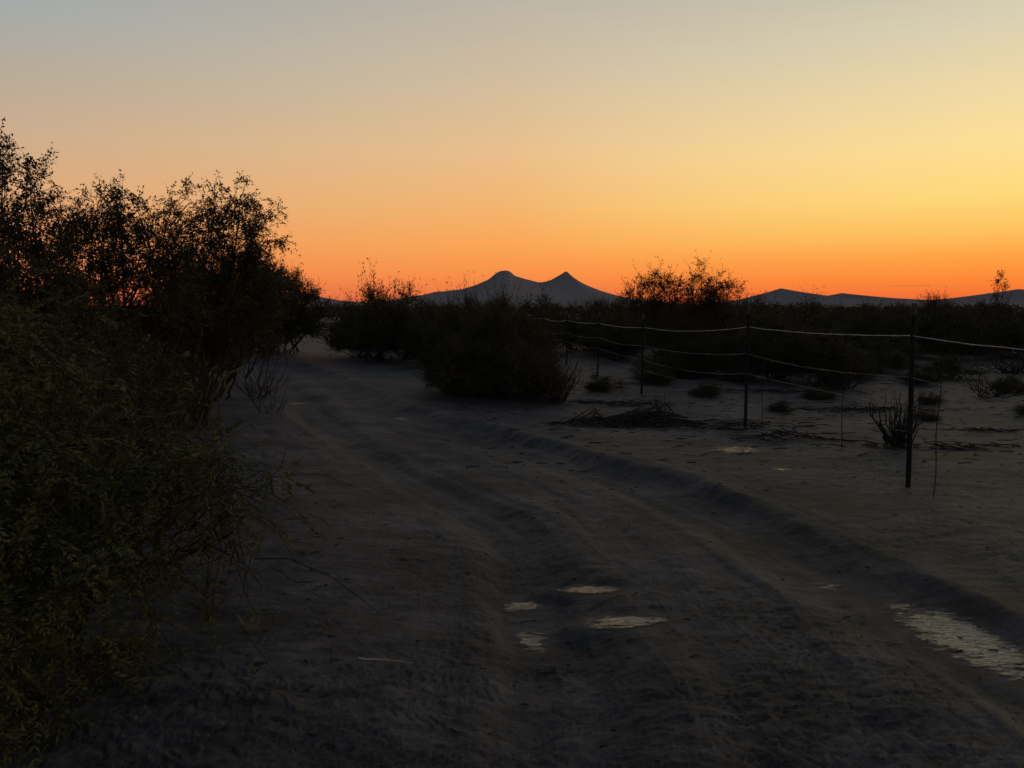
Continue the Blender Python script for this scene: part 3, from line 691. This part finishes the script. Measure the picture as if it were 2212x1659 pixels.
# ------------------------------------------------------------ world
w=bpy.data.worlds.new('World'); scene.world=w; w.use_nodes=True
nt=w.node_tree; N=nt.nodes; Lk=nt.links; N.clear()
out=N.new('ShaderNodeOutputWorld'); bg=N.new('ShaderNodeBackground'); Lk.new(bg.outputs[0],out.inputs[0]); bg.inputs['Strength'].default_value=1.0
tc=N.new('ShaderNodeTexCoord'); sep=N.new('ShaderNodeSeparateXYZ'); Lk.new(tc.outputs['Generated'],sep.inputs[0])
def ramp(stops):
    r=N.new('ShaderNodeValToRGB'); cr=r.color_ramp
    while len(cr.elements)>1: cr.elements.remove(cr.elements[0])
    cr.elements[0].position=stops[0][0]; cr.elements[0].color=lin(stops[0][1])
    for p,c in stops[1:]:
        e=cr.elements.new(p); e.color=lin(c)
    Lk.new(sep.outputs['Z'],r.inputs['Fac']); return r
ZM=(116,122,132); ZT=(78,85,96)
rR=ramp([(0,(226,98,50)),(0.012,(244,114,54)),(0.03,(254,136,54)),(0.055,(255,162,68)),(0.085,(255,196,96)),(0.125,(255,219,126)),(0.18,(253,224,152)),(0.24,(238,217,168)),(0.31,(214,207,180)),(0.55,ZM),(1.0,ZT)])
rC=ramp([(0,(216,100,60)),(0.012,(238,119,66)),(0.04,(250,143,72)),(0.08,(251,166,86)),(0.127,(244,180,110)),(0.196,(233,191,140)),(0.266,(214,190,156)),(0.365,(188,181,167)),(0.55,ZM),(1.0,ZT)])
rL=ramp([(0,(200,98,70)),(0.012,(226,116,74)),(0.045,(238,142,86)),(0.085,(232,158,104)),(0.13,(220,170,125)),(0.19,(202,172,143)),(0.25,(180,170,154)),(0.31,(162,169,169)),(0.55,(108,116,126)),(1.0,ZT)])
rB=ramp([(0,(62,58,72)),(0.1,(96,88,100)),(0.3,(90,95,108)),(1.0,ZT)])
cmb=N.new('ShaderNodeCombineXYZ'); Lk.new(sep.outputs['X'],cmb.inputs[0]); Lk.new(sep.outputs['Y'],cmb.inputs[1])
nm=N.new('ShaderNodeVectorMath'); nm.operation='NORMALIZE'; Lk.new(cmb.outputs[0],nm.inputs[0])
dt=N.new('ShaderNodeVectorMath'); dt.operation='DOT_PRODUCT'; Lk.new(nm.outputs[0],dt.inputs[0]); SA=rad(50); dt.inputs[1].default_value=(math.sin(SA),math.cos(SA),0)
def mr(a,b_):
    m=N.new('ShaderNodeMapRange')
    m.inputs['From Min'].default_value=a; m.inputs['From Max'].default_value=b_; Lk.new(dt.outputs['Value'],m.inputs['Value']); return m
m1=mr(-0.75,0.05); m2=mr(0.087,0.64); m3=mr(0.64,0.97)
prev=rB.outputs[0]
for m_,r_ in ((m1,rL),(m2,rC),(m3,rR)):
    x1=N.new('ShaderNodeMix'); x1.data_type='RGBA'; Lk.new(m_.outputs[0],x1.inputs[0]); Lk.new(prev,x1.inputs[6]); Lk.new(r_.outputs[0],x1.inputs[7]); prev=x1.outputs[2]
Lk.new(prev,bg.inputs['Color'])

# faint last light from just above the horizon
sd=bpy.data.lights.new('sun','SUN'); sd.energy=0.05; sd.angle=rad(12); sd.color=(1,0.88,0.8)
so=bpy.data.objects.new('sun',sd); COL.objects.link(so)
dv=Vector((math.sin(SA)*math.cos(rad(7)),math.cos(SA)*math.cos(rad(7)),math.sin(rad(7))))
so.rotation_euler=dv.to_track_quat('Z','Y').to_euler()

cam=bpy.data.cameras.new('camera'); cam.lens=26; cam.sensor_width=36; cam.clip_start=0.05; cam.clip_end=40000
co=bpy.data.objects.new('camera',cam); COL.objects.link(co); co.location=(0,0,1.5); co.rotation_euler=(rad(90-6.06),0,0)
scene.camera=co
